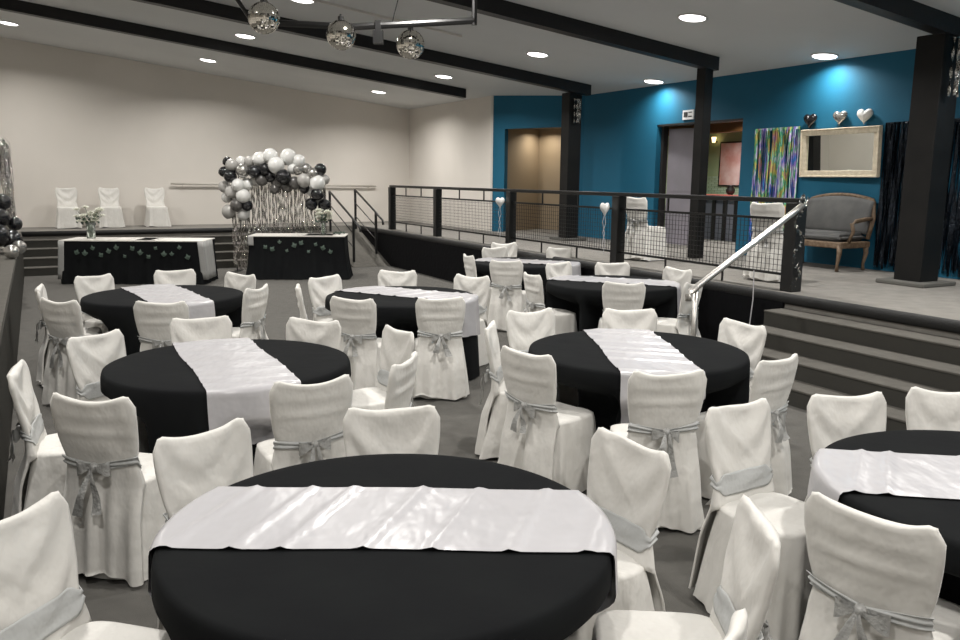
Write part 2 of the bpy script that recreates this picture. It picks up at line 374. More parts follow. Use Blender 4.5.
# ramp handrails
def ramp_rail(v, label, us):
    t = thing('ramp_handrail', label, 'handrail', P(v, 15.1, 0), TH)
    g = lambda u: (u-16.3)/2.1*.745 if u < 18.4 else .75
    u0, u1 = us
    for u in (u0, u1):
        bm = new_bm(); box(bm, -.022, .022, u-15.1-.022, u-15.1+.022, max(0, g(u)), g(u)+.9); obj('post', bm, M['metalblack'], t)
    tp = [(0, u1-15.1, g(u1)+.9), (0, u0-15.1, g(u0)+.9), (0, u0-15.1-.40, g(u0)+.74), (0, u0-15.1-.43, g(u0)+.66)]
    bm = new_bm(); tube(bm, tp, .023); obj('top_rail', bm, M['metalblack'], t, smooth=True)
    for k in (.3, .6):
        bm = new_bm(); tube(bm, [(0, u1-15.1, g(u1)+.9-k), (0, u0-15.1, g(u0)+.9-k)], .011); obj('middle_rail', bm, M['metalblack'], t, smooth=True)
ramp_rail(5.86, 'black handrail on the left side of the ramp', (16.55, 18.1))
ramp_rail(6.50, 'black handrail on the right side of the ramp', (16.9, 18.2))
# wall handrail behind the arch
t = thing('wall_handrail', 'pale handrail fixed to the back wall behind the balloon arch', 'handrail', P(2.7, 19.8, 1.66), TH)
bm = new_bm(); tube(bm, [(0, -.08, .02), (4.9, -.08, -.02)], .022); obj('rail', bm, M['pipegrey'], t, smooth=True)
for x in (.25, 1.7, 3.2, 4.7): bm = new_bm(); tube(bm, [(x, 0, -.06), (x, -.08, -.06), (x, -.08, 0)], .01); obj('bracket', bm, M['pipegrey'], t)
# steel handrail at the right steps
t = thing('steel_handrail', 'sloping steel handrail with upright post at the foot of the right steps', 'handrail', P(5.3, 5.70, 0), TH)
bm = new_bm(); tube(bm, [(1.44, .06, 1.63), (1.3, .05, 1.555), (.06, 0, .90), (-.02, 0, .855), (-.05, 0, .82), (-.045, 0, .77)], .031, 12); obj('rail', bm, M['steel'], t, smooth=True)
bm = new_bm(); tube(bm, [(.06, .02, 0), (.06, .02, .88)], .026, 12); obj('post', bm, M['steel'], t, smooth=True)
bm = new_bm(); lathe(bm, [(.06, 0), (.06, .012), (.03, .02)], 16, .06, .02); obj('base_flange', bm, M['steel'], t)

# ------------------------------------------------------------------ chair covers
def sgn(x): return 1 if x >= 0 else -1
def seat_cover(seed):
    rnd = random.Random(seed); ph = [rnd.uniform(0, 6.28) for _ in range(6)]
    N = 96; rings = []
    zs = [.010, .05, .10, .16, .22, .28, .34, .39, .43, .448, .458]
    bm = new_bm()
    fl = [rnd.uniform(.2, .5), rnd.uniform(.2, .5), rnd.uniform(.5, 1.4), rnd.uniform(.5, 1.4)]
    for z in zs:
        k = 1 - z/.458; ring = []
        for i in range(N):
            t = 2*pi*i/N; c, s = cos(t), sin(t)
            hx = .205 + .035*k; yf = .19 + .012*k; yr = -.225 - .055*k
            cy, hy = (yf+yr)/2, (yf-yr)/2
            x = sgn(c)*abs(c)**.42*hx; y = cy + sgn(s)*abs(s)**.42*hy
            corner = (abs(c*s)*2)**3
            q = int((t % (2*pi))//(pi/2))
            o = corner*.05*k*fl[q]
            f = (sin(5*t+ph[0]+k)*.7 + sin(9*t+ph[1]-k)*.6 + sin(14*t+ph[2])*.35)*.019*k**.7
            x += c*(o+f); y += s*(o+f)
            zz = z
            if z < .04: zz = .010 + max(0, sin(4*t+ph[4]))*.018
            if z > .44: x *= .985; y = cy + (y-cy)*.985
            ring.append(bm.verts.new((x, y, zz)))
        rings.append(ring)
    for a, b in zip(rings, rings[1:]):
        for i in range(N): j = (i+1) % N; bm.faces.new((a[i], a[j], b[j], b[i]))
    last = rings[-1]
    for sc_, dz in ((.9, .007), (.6, .004), (.25, 0)):
        nr = [bm.verts.new((v.co.x*sc_, (v.co.y+.015)*sc_-.015, .458 + dz + .003*sin(v.co.x*30+ph[5]+v.co.y*12))) for v in rings[-1]]
        for i in range(N): j = (i+1) % N; bm.faces.new((last[i], last[j], nr[j], nr[i]))
        last = nr
    bm.faces.new(last)
    return mesh(bm, 'seat_cover', M['cotton'], True)
def smst(a, b, x): x = max(0, min(1, (x-a)/(b-a))); return x*x*(3-2*x)
def back_pt(s, z, side, ph, grow=0.0, folds=True):
    """point on the back cover: s in -1..1 across, z the height"""
    up = smst(.40, .56, z); k = 1 - min(z, .46)/.46
    wx = .196 - .018*math.exp(-((z-.565)/.06)**2) + .014*smst(.62, .80, z) + grow + .03*k
    wx -= .022*smst(.825, .862, z)
    yc = -.205 - .075*max(0, z-.44)/.43
    th = (.022 + .004*(1-up))*(1 - .25*smst(.6, .86, z)) + grow
    e = (1-abs(s)**4)**.5
    y = yc - .018*(1-s*s) + side*th*(.35+.65*e)
    if side < 0:
        if z < .56:                                     # the back hangs free below the sash, in a few soft pleats
            g = smst(.56, .30, z) if z < .56 else 0
            g = 1 - smst(.28, .56, z)
            y -= g*(.045 + .06*k*.9) + g*(sin(7*s+ph)*.013 + sin(13*s+2*ph)*.008)*(.4+k)
            y += g*.03*math.exp(-((s-.1*sin(ph))/.14)**2)
        if folds and z > .6:
            for zz in (.795, .715): y -= .009*math.exp(-((z-zz)/.011)**2)*(1-abs(s)**6)
            y -= .006*sin(10*(z-.6)+5*s*s*sgn(sin(ph))+ph)*(1-abs(s)**4)*.7
    elif folds:
        d = (z-.6)/.26 - .75*s*s + .2*s*sin(ph)           # slack swags hanging from the two top corners
        y += (.007*sin(9*d+ph) + .004*sin(4*s+ph))*smst(.45, .6, z)*(1-abs(s)**6)
        for q, (s0, sl) in enumerate(((.95, 3.3), (-.95, -2.6), (.8, 5.2), (-.75, -4.4))):       # creases running down from the corners
            y += .005*(1 + .4*sin(ph+q*2))*math.exp(-((s - s0 + sl*(.85-z) + .12*sin(ph*3+q))/.075)**2)*smst(.58, .66, z)*(1-smst(.80, .86, z))
    x = s*wx
    if z > .74:
        kk = smst(.74, .862, z)
        z += kk*(abs(s)**2.6*.030 - .005*sin(3*s+ph) - .014*smst(.86, 1, abs(s)))
    return Vector((x, y, z))
def back_cover(seed):
    rnd = random.Random(seed+50); ph = rnd.uniform(0, 6)
    bm = new_bm(); n = 32; nz = 44; rows = []
    for j in range(nz+1):
        z = .035 + (.862-.035)*j/nz
        def q(s, side):
            p = back_pt(s, z, side, ph)
            if side > 0 and z < .44: p.y = back_pt(s, z, -1, ph).y + .012      # below the seat the flap is a thin sheet
            if j == 0: p.z += .02*sin(3*s+ph)
            return p
        rows.append([bm.verts.new(q(-1+2*i/n, 1)) for i in range(n+1)] + [bm.verts.new(q(1-2*i/n, -1)) for i in range(n+1)])
    L = 2*(n+1)
    for a, b in zip(rows, rows[1:]):
        for i in range(L): j = (i+1) % L; bm.faces.new((a[i], a[j], b[j], b[i]))
    t = rows[-1]
    mid = [bm.verts.new((t[i].co + t[L-1-i].co)/2 + Vector((0, 0, .009))) for i in range(n+1)]
    for i in range(n):
        bm.faces.new((t[i], t[i+1], mid[i+1], mid[i])); bm.faces.new((mid[i], mid[i+1], t[L-2-i], t[L-1-i]))
    bm.faces.new((t[0], mid[0], t[L-1])); bm.faces.new((t[n], t[n+1], mid[n]))
    return mesh(bm, 'backrest_cover', M['cotton'], True)
def sash_mesh(seed):
    rnd = random.Random(seed+50); ph = rnd.uniform(0, 6)
    bm = new_bm(); n = 20; rows = []
    for j in range(11):
        f = j/10
        row = []
        for i in range(2*(n+1)):
            front = i <= n; s = -1+2*i/n if front else 1-2*(i-n-1)/n
            if front:
                hw = .015 + .034*smst(0, .3, 1-abs(s)); z = .550 - .008*(1-abs(s)) + (f-.5)*2*hw
            else:
                zc = .575 - .026*(1-abs(s)) + .01*s*sin(ph); hw = .013 + .010*abs(s)
                z = zc + (f-.5)*2*hw
            g = (.0035 + .0015*sin(f*9+s*2+ph)) if front else (.006 + .0035*sin(f*11+s*3+ph))
            p = back_pt(s, z, 1 if front else -1, ph, 0, False); b0 = back_pt(s, z, 1 if front else -1, ph, 0, True)
            p.y = (max(p.y, b0.y) + g) if front else (min(p.y, b0.y) - g); p.x += g*s*1.5
            row.append(bm.verts.new(p))
        rows.append(row)
    L = 2*(n+1)
    for a, b in zip(rows, rows[1:]):
        for i in range(L): j = (i+1) % L; bm.faces.new((a[i], a[j], b[j], b[i]))
    return mesh(bm, 'sash', M['sash'], True)
def bow_mesh(seed):
    rnd = random.Random(seed+9); bm = new_bm()
    y0 = -.292; z0 = .553
    lathe_pts = []
    # knot
    bmesh.ops.create_uvsphere(bm, u_segments=10, v_segments=8, radius=.022, matrix=Matrix.Translation((0, y0, z0)) @ Matrix.Diagonal((1, .8, 1.1, 1)))
    for sd in (-1, 1):            # loops: bent ribbons returning to the knot
        L = .072*rnd.uniform(.8, 1.2); tilt = rnd.uniform(-.15, .45)
        def f(u, v):
            a = u*2*pi; r = (1-cos(a))/2
            x = sd*(.008 + L*r); y = y0 - .004 - .018*sin(a)
            wdt = .008 + .024*r
            return Vector((x, y, z0 + (v-.5)*2*wdt - tilt*L*r + .004*sin(v*9+u*12)))
        grid(bm, f, 16, 5)
    for sd in (-1, 1):            # tails
        T = rnd.uniform(.13, .24); dx = rnd.uniform(.02, .07)
        def f(u, v):
            x = sd*(.006 + dx*u) + (v-.5)*(.012+.045*u); y = y0 - .014 - .012*sin(u*5+sd) - .01*abs(sin(v*7)) - .04*u
            return Vector((x, y, z0 - T*u + .01*(v-.5)*sd))
        grid(bm, f, 10, 5)
    return mesh(bm, 'bow', M['satin_grey'], True)
VAR = [(seat_cover(s), back_cover(s), sash_mesh(s), bow_mesh(s)) for s in range(5)]
TOP = Vector((0, -.283, 0))          # the back's top edge in the chair's own frame
chairs_at = []
def make_chair(k, label, group):
    t = thing('covered_chair', label, 'chair', (0, 0, 0), 0, group)
    a, b, c, d_ = VAR[k]
    obj('seat_cover', a, None, t); obj('backrest_cover', b, None, t)
    obj('sash', c, None, t, solid=.002); obj('bow', d_, None, t)
    return t
protos = {}
def chair(mx, my, face, label, group, z=0.0, sx=1.0):
    """mx, my: where the top of the back stands; face: degrees the sitter would look"""
    k = len(chairs_at) % 5
    rz = R(face-90)
    off = Matrix.Rotation(rz, 3, 'Z') @ TOP
    loc = Vector((mx, my, z)) - Vector((off.x, off.y, 0))
    if k not in protos:
        t = protos[k] = make_chair(k, label, group); t.location = loc; t.rotation_euler = (0, 0, rz)
    else: t = dup(protos[k], loc, rz, label, group)
    chairs_at.append((loc.copy(), rz)); return t

TABLES = {   # centre, runner direction (degrees), runner offset
 'T1': (-.29, 2.52, 0, .05), 'T2': (-1.52, 4.88, -62, 0), 'T3': (1.05, 5.37, -88, 0), 'T4': (-2.99, 7.69, -55, 0),
 'T5': (-.75, 7.78, -28, .14), 'T6': (1.45, 8.96, -21, .12), 'T7': (.62, 11.1, -20, 0), 'T8': (2.04, 2.92, -10, .04)}
G = 'covered chairs around the '
CH = [
 ('T1', -1.375, 2.27, -15, 'white covered chair at the bottom left corner facing the front table'),
 ('T1', -1.09, 3.10, -40, 'white covered chair behind the left end of the front table runner, facing the viewer'),
 ('T1', -.38, 3.45, -84, 'white covered chair centred behind the front table, facing the viewer'),
 ('T1', .59, 3.03, -146, 'white covered chair behind the right end of the front table'),
 ('T1', .84, 2.30, 176, 'white covered chair right of the front table with its seat in view'),
 ('T1', .50, 1.63, 137, 'white covered chair of which one corner peeks up at the bottom edge'),
 ('T2', -1.75, 3.57, 80, 'large white covered chair with its back to us left of the front table'),
 ('T2', -2.39, 4.12, 20, 'white covered chair seen edge-on at the far left beside the ledge'),
 ('T2', -2.42, 5.05, -25, 'white covered chair behind the left edge of the second left table'),
 ('T2', -1.97, 5.70, -72, 'white covered chair behind the second left table, front in view beside a bowed back'),
 ('T2', -1.16, 5.65, -106, 'white covered chair behind the right edge of the second left table'),
 ('T2', -.82, 3.92, 118, 'white covered chair with a grey bow in front of the second left table'),
 ('T2', -.53, 5.32, -146, 'white covered chair right of the second left table, the farther of the pair'),
 ('T2', -.41, 4.43, 165, 'white covered chair right of the second left table, the nearer of the pair'),
 ('T3', .27, 4.67, 46, 'white covered chair with a bow at the left front of the middle right table'),
 ('T3', .07, 5.50, -8, 'white covered chair seen from the side left of the middle right table'),
 ('T3', .38, 6.15, -65, 'white covered chair behind the left edge of the middle right table'),
 ('T3', 1.16, 6.27, -96, 'white covered chair behind the runner of the middle right table'),
 ('T3', 1.87, 5.72, -150, 'white covered chair before the stair wall, farther one right of the middle right table'),
 ('T3', 1.70, 4.55, 128, 'white covered chair with a bow right of the middle right table, near the steps'),
 ('T3', .99, 4.18, 95, 'white covered chair with its bowed back to us in front of the middle right table'),
 ('T4', -3.35, 6.44, 68, 'white covered chair, back to us, left front of the far left table'),
 ('T4', -3.91, 7.21, 22, 'narrow looking white covered chair left of the far left table by the ledge'),
 ('T4', -3.84, 8.08, -32, 'white covered chair behind the left edge of the far left table'),
 ('T4', -3.23, 8.62, -72, 'white covered chair behind the runner of the far left table'),
 ('T4', -2.45, 8.34, -118, 'white covered chair behind the right edge of the far left table'),
 ('T4', -2.01, 7.32, 165, 'white covered chair seen from the side right of the far left table'),
 ('T4', -2.53, 6.41, 97, 'white covered chair, back to us, in front of the far left table'),
 ('T5', -1.66, 7.42, 14, 'white covered chair seen from the side left of the middle table'),
 ('T5', -1.57, 8.19, -40, 'white covered chair behind the left edge of the middle table'),
 ('T5', -.89, 8.75, -84, 'white covered chair alone behind the middle table'),
 ('T5', -.08, 8.35, -118, 'white covered chair behind the right edge of the middle table'),
 ('T5', -1.06, 6.71, 72, 'white covered chair, back to us, in front of the left half of the middle table'),
 ('T5', -.33, 6.78, 97, 'white covered chair, back to us, in front of the right half of the middle table'),
 ('T6', 1.59, 9.86, -94, 'white covered chair behind the far right table, below the railing'),
 ('T6', 2.24, 9.25, -145, 'white covered chair behind the right end of the far right table'),
 ('T6', 2.10, 8.00, 140, 'white covered chair with a bow beside the foot of the steel handrail'),
 ('T6', 1.40, 7.93, 85, 'white covered chair, back to us, in front of the far right table'),
 ('T6', .54, 8.58, 23, 'narrow looking white covered chair left of the far right table'),
 ('T6', .93, 9.80, -52, 'white covered chair behind the left end of the far right table'),
 ('T7', -.16, 10.64, 20, 'narrow looking white covered chair left of the farthest table'),
 ('T7', .36, 12.72, -78, 'smallest looking white covered chair behind the farthest table, near the railing post'),
 ('T7', .20, 11.92, -64, 'white covered chair directly in front of the smallest one at the farthest table'),
 ('T7', .31, 9.97, 75, 'white covered chair, bowed back to us, in front of the farthest table'),
 ('T7', 1.15, 11.93, -125, 'white covered chair behind the right end of the farthest table'),
 ('T8', 1.73, 3.75, -77, 'white covered chair behind the left part of the right-hand table, before the steps'),
 ('T8', 2.28, 3.86, -92, 'white covered chair at the right edge of the photo before the steps'),
 ('T8', 1.20, 2.37, 43, 'large white covered chair with a bow at the bottom right, back to us'),
 ('T8', 1.16, 3.57, -58, 'white covered chair left of the right-hand table with its seat in view'),
]
GN = dict(T1='front table', T2='second left table', T3='middle right table', T4='far left table', T5='middle table', T6='far right table', T7='farthest table', T8='right-hand table')
for tb, x, y, f, lb in CH: chair(x, y, f, lb, G + GN[tb])
for v, u, f, lb in ((.58, 19.52, 0, 'leftmost'), (1.40, 19.52, 0, 'middle'), (2.32, 19.52, 0, 'rightmost')):
    p = P(v, u)
    c_ = chair(p.x, p.y, -61.7, lb + ' of three white covered chairs on the back stage', 'covered chairs on the back stage', S); c_.scale = (1, 1, .94)
    for ch in list(c_.children):
        if ch.name.startswith(('sash', 'bow')): bpy.data.objects.remove(ch)
p = P(7.34, 9.12); chair(p.x, p.y, 35, 'white covered chair on the stage behind the wire mesh, next to the thin column', 'covered chairs on the right stage', S)
p = P(7.18, 6.62); chair(p.x, p.y, 40, 'white covered chair on the stage behind the last bay of wire mesh', 'covered chairs on the right stage', S)

# ------------------------------------------------------------------ round tables
RT, ZT = .72, .755
def cloth_shape(cx, cy, seed):
    """radius of the hanging cloth at angle t, dz below the top"""
    rnd = random.Random(seed); ph = [rnd.uniform(0, 6.28) for _ in range(4)]
    near = []
    for loc, rz in chairs_at:
        dx, dy = loc.x-cx, loc.y-cy
        if math.hypot(dx, dy) < 1.2 and loc.z < .1: near.append((dx, dy, Vector((-sin(rz), cos(rz)))))
    def f(t, dz, r):
        k = max(0, -dz-.04)/.7; rr = r + (sin(7*t+ph[0])*.5 + sin(12*t+ph[1])*.6 + sin(19*t+ph[2])*.3)*.014*k
        if dz < -.1:
            bl = smst(.1, .26, -dz)
            for (lx, ly, f) in near:      # chair seats push the hanging cloth inwards
                lo = rr
                for _ in range(32):
                    x, y = lo*cos(t)-lx, lo*sin(t)-ly
                    fy = x*f.x + y*f.y; fx = abs(-x*f.y + y*f.x)
                    if fx < .35 and -.45 < fy < .325: lo -= .02
                    else: break
                rr += (lo-rr)*bl
            rr = max(rr, .15)
        return rr
    return f
def cloth(cx, cy, seed):
    f = cloth_shape(cx, cy, seed)
    N = 180; bm = new_bm(); rings = []
    prof = [(.02, 0), (.3, 0), (.55, 0), (.66, 0), (.70, -.002), (RT-.005, -.008), (RT, -.022)] + [(RT + .004 + .03*k/12, -.04-(ZT-.055)*k/12) for k in range(0, 13)]
    for r, dz in prof:
        raw = [f(2*pi*i/N, dz, r) for i in range(N)]
        if dz < -.1:
            for _ in range(2): raw = [min(raw[i], (raw[i-1] + 2*raw[i] + raw[(i+1) % N])/4) for i in range(N)]
        rings.append([bm.verts.new((raw[i]*cos(2*pi*i/N), raw[i]*sin(2*pi*i/N), ZT+dz)) for i in range(N)])
    for a, b in zip(rings, rings[1:]):
        for i in range(N): j = (i+1) % N; bm.faces.new((a[i], a[j], b[j], b[i]))
    bm.faces.new(rings[0])
    return bm
def runner(ang, off, seed, cx, cy, half=.25, hang=.34):
    cs = cloth_shape(cx, cy, seed)
    rnd = random.Random(seed); ph = rnd.uniform(0, 6); folds = [-.75 + 1.5*(k+rnd.uniform(.2, .8))/7 for k in range(7)]
    bm = new_bm(); d_ = Vector((cos(R(ang)), sin(R(ang)))); n_ = Vector((-d_.y, d_.x))
    rr = RT + .008
    def f(u, v):
        wv = off + (v-.5)*2*half + .006*sin(u*14+ph)
        se = math.sqrt(max(.01, rr*rr - wv*wv)); tot = se + hang*(1+.05*sin(v*5+ph))
        s = (u-.5)*2*tot; a = abs(s); c = sgn(s)
        lift = sum(.009*math.exp(-((s-fo-.3*wv)/.016)**2) for fo in folds)
        if a <= se-.02: return Vector((*(d_*s + n_*wv), ZT + .007 + lift))
        b = min(1, (a-se+.02)/.035)*pi/2; h = max(0, a-se-.015)
        e = d_*((se-.02+.024*sin(b))*c) + n_*wv; t = math.atan2(e.y, e.x); dz = .020*(1-cos(b)) + h
        if h <= 0: return Vector((e.x, e.y, ZT + .007 - dz))
        q = max(cs(t+dt, min(0, -dz+dh), RT + .004 + .03*max(0, dz-.04)/.7) for dt in (-.06, -.03, 0, .03, .06) for dh in (-.03, 0, .05)) + .010 + .006*sin(v*9+ph)**2*min(1, h/.2)
        return Vector((q*cos(t), q*sin(t), ZT + .007 - dz))
    grid(bm, f, 110, 22)
    return bm
seeds = 0
TL = dict(T1='big front', T2='second left', T3='middle right', T4='far left', T5='middle', T6='far right', T7='farthest', T8='right-hand')
for k, (cx, cy, ang, off) in TABLES.items():
    seeds += 1
    o = obj('tablecloth', cloth(cx, cy, seeds), M['black_cloth'], smooth=True, loc=(cx, cy, 0))
    tag(o, 'black floor-length cloth over the %s round table' % TL[k], 'tablecloth', 'black cloths on the round tables')
    o = obj('table_runner', runner(ang, off, seeds, cx, cy), M['white_satin'], smooth=True, loc=(cx, cy, 0))
    tag(o, 'wide white satin runner laid across the %s round table' % TL[k], 'table runner', 'white satin runners on the round tables')

# ------------------------------------------------------------------ head tables, vases, garlands
def leaf_bm(bm, c, s, ang, ny):
    pts = [(0, -1), (.55, -.55), (.95, .1), (.45, .25), (0, 1), (-.45, .25), (-.95, .1), (-.55, -.55)]
    ca, sa = cos(ang), sin(ang)
    v = [bm.verts.new((c[0] + (x*ca - y*sa)*s, c[1] - (.006 if i % 2 else 0), c[2] + (x*sa + y*ca)*s)) for i, (x, y) in enumerate(pts)]
    m_ = bm.verts.new((c[0], c[1]-.012, c[2]))
    for i in range(8): bm.faces.new((v[i], v[(i+1) % 8], m_))
def head_table(x0, x1, y, dy, rot, label, seed, flare=.0, zt=.75, side=1):
    rnd = random.Random(seed); wd = x1-x0
    t = thing('head_table', label, 'table', ((x0+x1)/2, y, 0), rot)
    bm = new_bm()
    def f(u, v):                                   # black skirt round front and sides with soft pleats
        per = 2*dy + wd; s = u*per
        if s < dy: px, py, nx, ny = -wd/2, dy-s, -1, 0
        elif s < dy+wd: px, py, nx, ny = -wd/2 + (s-dy), 0, 0, -1
        else: px, py, nx, ny = wd/2, s-dy-wd, 1, 0
        k = (1-v); o_ = (.012*sin(s*22+seed) + .008*sin(s*41))*k + flare*k*k
        return Vector((px + nx*o_ + (flare*k*k*(-1 if px < 0 else 1)*.6 if ny else 0), py + ny*abs(o_)*1.2, .01 + v*(zt-.012)))
    grid(bm, f, 120, 8)
    obj('table_skirt', bm, M['black_cloth'], t, smooth=True)
    bm = new_bm(); box(bm, -wd/2-.01, wd/2+.01, -.012, dy, zt-.012, zt+.006)
    for i in range(6): x = rnd.uniform(-wd/2+.1, wd/2-.4); box(bm, x, x+.28, .03, dy-.2, zt+.006, zt+.016)
    obj('white_top_cloth', bm, M['white_cloth'], t, bevel=.004)
    sides = [-1, 1] if side == 2 else [-1]
    for sd in sides:
        H = .66 if side == 2 else .17
        bm = new_bm()
        def f(u, v): return Vector((sd*(wd/2 + .014 + .05*(1-v)*(H > .3) + .01*sin(u*18)) - sd*.0, -.02 - .03*sin(u*9)**2*(1-v) + u*dy*.8, zt - H*(1-v)))
        grid(bm, f, 20, 6)
        def f2(u, v): return Vector((sd*(wd/2 + .014 + .05*(1-v)*(H > .3) - u*.10), -.03, zt - H*(1-v)))
        grid(bm, f2, 4, 6)
        obj('side_drape', bm, M['grey_cloth'], t, smooth=True, solid=.004)
    g = thing('ivy_garland', 'ivy leaves pinned along the front of the ' + ('long left head table' if side == 2 else 'table under the balloon arch'), 'garland', ((x0+x1)/2, y, 0), rot, 'ivy garlands')
    bm = new_bm()
    pts = []
    n_ = 15 if side == 2 else 10
    for i in range(n_):
        x = -wd/2 + .3 + (wd-.55)*i/(n_-1); z = zt - .07 - .17*(.5+.5*sin(i*2.3+.4)) - rnd.uniform(0, .05)
        leaf_bm(bm, (x, -.05-flare*.3, z), rnd.uniform(.038, .058), rnd.uniform(-.8, .8), -1); pts.append((x, -.04-flare*.3, z+.02))
    obj('leaves', bm, M['leaf'], g)
    return t
rotL = R(3)
head_table(-7.18, -4.78, 14.05, .75, rotL, 'long head table with black skirt before the back steps', 3, .03, .75, 2)
head_table(-4.22, -2.50, 15.0, .7, R(4), 'black skirted table under the balloon arch', 5, .09, .79, 1)
def vase(x, y, z, label, s=1.0, h=.26, seed=1):
    rnd = random.Random(seed)
    t = thing('flower_vase', label, 'vase', (x, y, z), 0, 'flower vases on the head tables')
    bm = new_bm(); lathe(bm, [(.05*s, 0), (.055*s, .01), (.05*s, h*.5), (.062*s, h), (.057*s, h), (.046*s, h*.5), (.048*s, .015), (.001, .015)], 20, cap=False); obj('glass', bm, M['glass'], t, smooth=True)
    bq = None
    bm = new_bm()
    heads = []
    for i in range(22):
        a = rnd.uniform(0, 6.28); r = math.sqrt(rnd.random())*.16*s; zz = h + .07 + rnd.uniform(-.04, .10)*s*1.4 + .1*(.2-r)
        heads.append((r*cos(a), r*sin(a), zz))
        tube(bm, [(r*cos(a)*.12, r*sin(a)*.12, .03), (r*cos(a)*.25, r*sin(a)*.25, h), (r*cos(a), r*sin(a), zz)], .004, 5)
    bq = obj('stems', bm, M['stem'], t)
    bm = new_bm()
    for i in range(26):
        a = rnd.uniform(0, 6.28); r = rnd.uniform(.05, .17)*s
        leaf_bm(bm, (r*cos(a), r*sin(a), h + rnd.uniform(-.03, .12)), .028, a, 0)
    obj('leaves', bm, M['leaf'], t)
    for hx, hy, hz in heads:
        bm = new_bm()
        for L_, (n_, rr, zz) in enumerate(((9, .075, 0), (7, .055, .016), (5, .03, .028))):
            for k in range(n_):
                a = 2*pi*k/n_ + L_*.5; c = Vector((hx + rr*.5*cos(a), hy + rr*.5*sin(a), hz+zz))
                e1 = Vector((cos(a), sin(a), .25))*rr*.6; e2 = Vector((-sin(a), cos(a), 0))*rr*.35
                v = [bm.verts.new(c+q) for q in (-e1, e2, e1+Vector((0, 0, .008)), -e2)]; bm.faces.new(v)
        bmesh.ops.create_icosphere(bm, subdivisions=1, radius=.016, matrix=Matrix.Translation((hx, hy, hz+.008)))
        obj('flower_head', bm, M['petal'], t)
vase(-6.78, 14.3, .757, 'glass vase of white flowers on the long left head table', 1.35, .29, 1)
vase(-2.93, 15.3, .797, 'glass vase of white flowers under the right side of the balloon arch', .85, .26, 2)
# small pot plants / foliage lying right of the arch table
bm = new_bm()
for i in range(9): leaf_bm(bm, (random.uniform(-.1, .1), random.uniform(-.06, .06), .02+random.uniform(0, .02)), .03, random.uniform(0, 6), 0)
o = obj('ivy_sprig', bm, M['leaf'], loc=(-2.66, 15.45, .80)); tag(o, 'loose green sprig beside the vase on the arch table', 'sprig')

# ------------------------------------------------------------------ balloon arch
def balloon_mesh(name, m):
    bm = new_bm(); prof = []
    for i in range(13):
        a = -pi/2 + pi*i/12; r = cos(a); z = sin(a)
        if z < 0: z *= 1.12; r *= (1 - .12*z*z)
        prof.append((max(r, .02), z))
    prof = [(.07, -1.2), (.035, -1.13)] + prof[1:]
    lathe(bm, prof, 20)
    return mesh(bm, name, m, True)
BM = {k: balloon_mesh('balloon', M[v]) for k, v in dict(w='b_white', c='b_clear', k='b_black', s='b_silver', g='b_grey').items()}
BN = dict(w='white', c='pearly translucent', k='black', s='chrome silver', g='dark grey')
pos = [  # px, py in the 832x640 crop of the arch, radius px, colour, depth nudge, cluster
 (135,125,26,'k',0,'l'),(165,145,34,'c',-.05,'l'),(112,188,30,'k',0,'l'),(155,215,36,'k',-.08,'l'),(215,125,30,'w',.05,'l'),(270,122,30,'c',0,'l'),(235,180,38,'s',-.1,'l'),(190,165,30,'g',.08,'l'),
 (105,280,34,'c',.05,'l'),(155,310,36,'c',-.05,'l'),(205,268,36,'w',-.12,'l'),(250,262,34,'w',0,'l'),(232,335,40,'w',-.1,'l'),(110,345,30,'w',.1,'l'),(190,390,34,'g',-.12,'l'),(250,392,32,'k',-.05,'l'),(128,432,38,'c',0,'l'),(215,448,38,'w',.05,'l'),(165,350,28,'s',.12,'l'),
 (335,110,42,'w',0,'t'),(405,90,42,'w',-.05,'t'),(445,145,46,'w',-.12,'t'),(512,92,44,'w',0,'t'),(575,118,36,'w',.02,'t'),(370,170,34,'k',-.1,'t'),(308,185,36,'k',-.12,'t'),(395,215,34,'k',-.02,'t'),(345,235,34,'g',-.05,'t'),(300,240,32,'c',.06,'t'),
 (490,215,42,'k',-.15,'t'),(435,250,36,'g',.05,'t'),(540,165,32,'w',0,'t'),(548,250,34,'g',-.06,'t'),(495,275,34,'g',.05,'t'),(420,290,28,'g',.02,'t'),
 (575,172,28,'s',-.08,'r'),(620,165,30,'s',.03,'r'),(612,235,38,'c',-.1,'r'),(665,195,34,'s',-.05,'r'),(708,168,34,'k',0,'r'),(690,250,44,'w',-.05,'r'),(730,230,28,'c',.05,'r'),(605,282,30,'k',0,'r'),(690,320,34,'k',-.1,'r'),(650,380,34,'k',-.05,'r'),(725,385,34,'k',.02,'r'),(690,365,28,'c',.1,'r'),(640,300,28,'w',.1,'r'),(700,430,26,'k',.08,'r')]
CL = dict(l='down the left side of the arch', t='across the top of the arch', r='down the right side of the arch')
Ya = 15.95; arch = []
for i, (a, b, r, c, dz, cl) in enumerate(pos):
    x = -5.27 + a/832*130/820*16.2*1.0
    zz = 2.52 - b/640*100/820*16.2
    o = bpy.data.objects.new('balloon', BM[c]); col.objects.link(o)
    rr = r/6.4/820*16.2*1.12
    o.location = (x, Ya+dz, zz); o.scale = (rr, rr, rr); o.rotation_euler = (R(random.uniform(-70, 40)+60), R(random.uniform(-40, 40)), random.uniform(0, 6))
    arch.append((o, c, cl))
ORD = ['first', 'second', 'third', 'fourth', 'fifth', 'sixth', 'seventh', 'eighth', 'ninth', 'tenth']
SIDE = dict(l='on the left flank of the arch', t='in the crown of the arch', r='on the right flank of the arch')
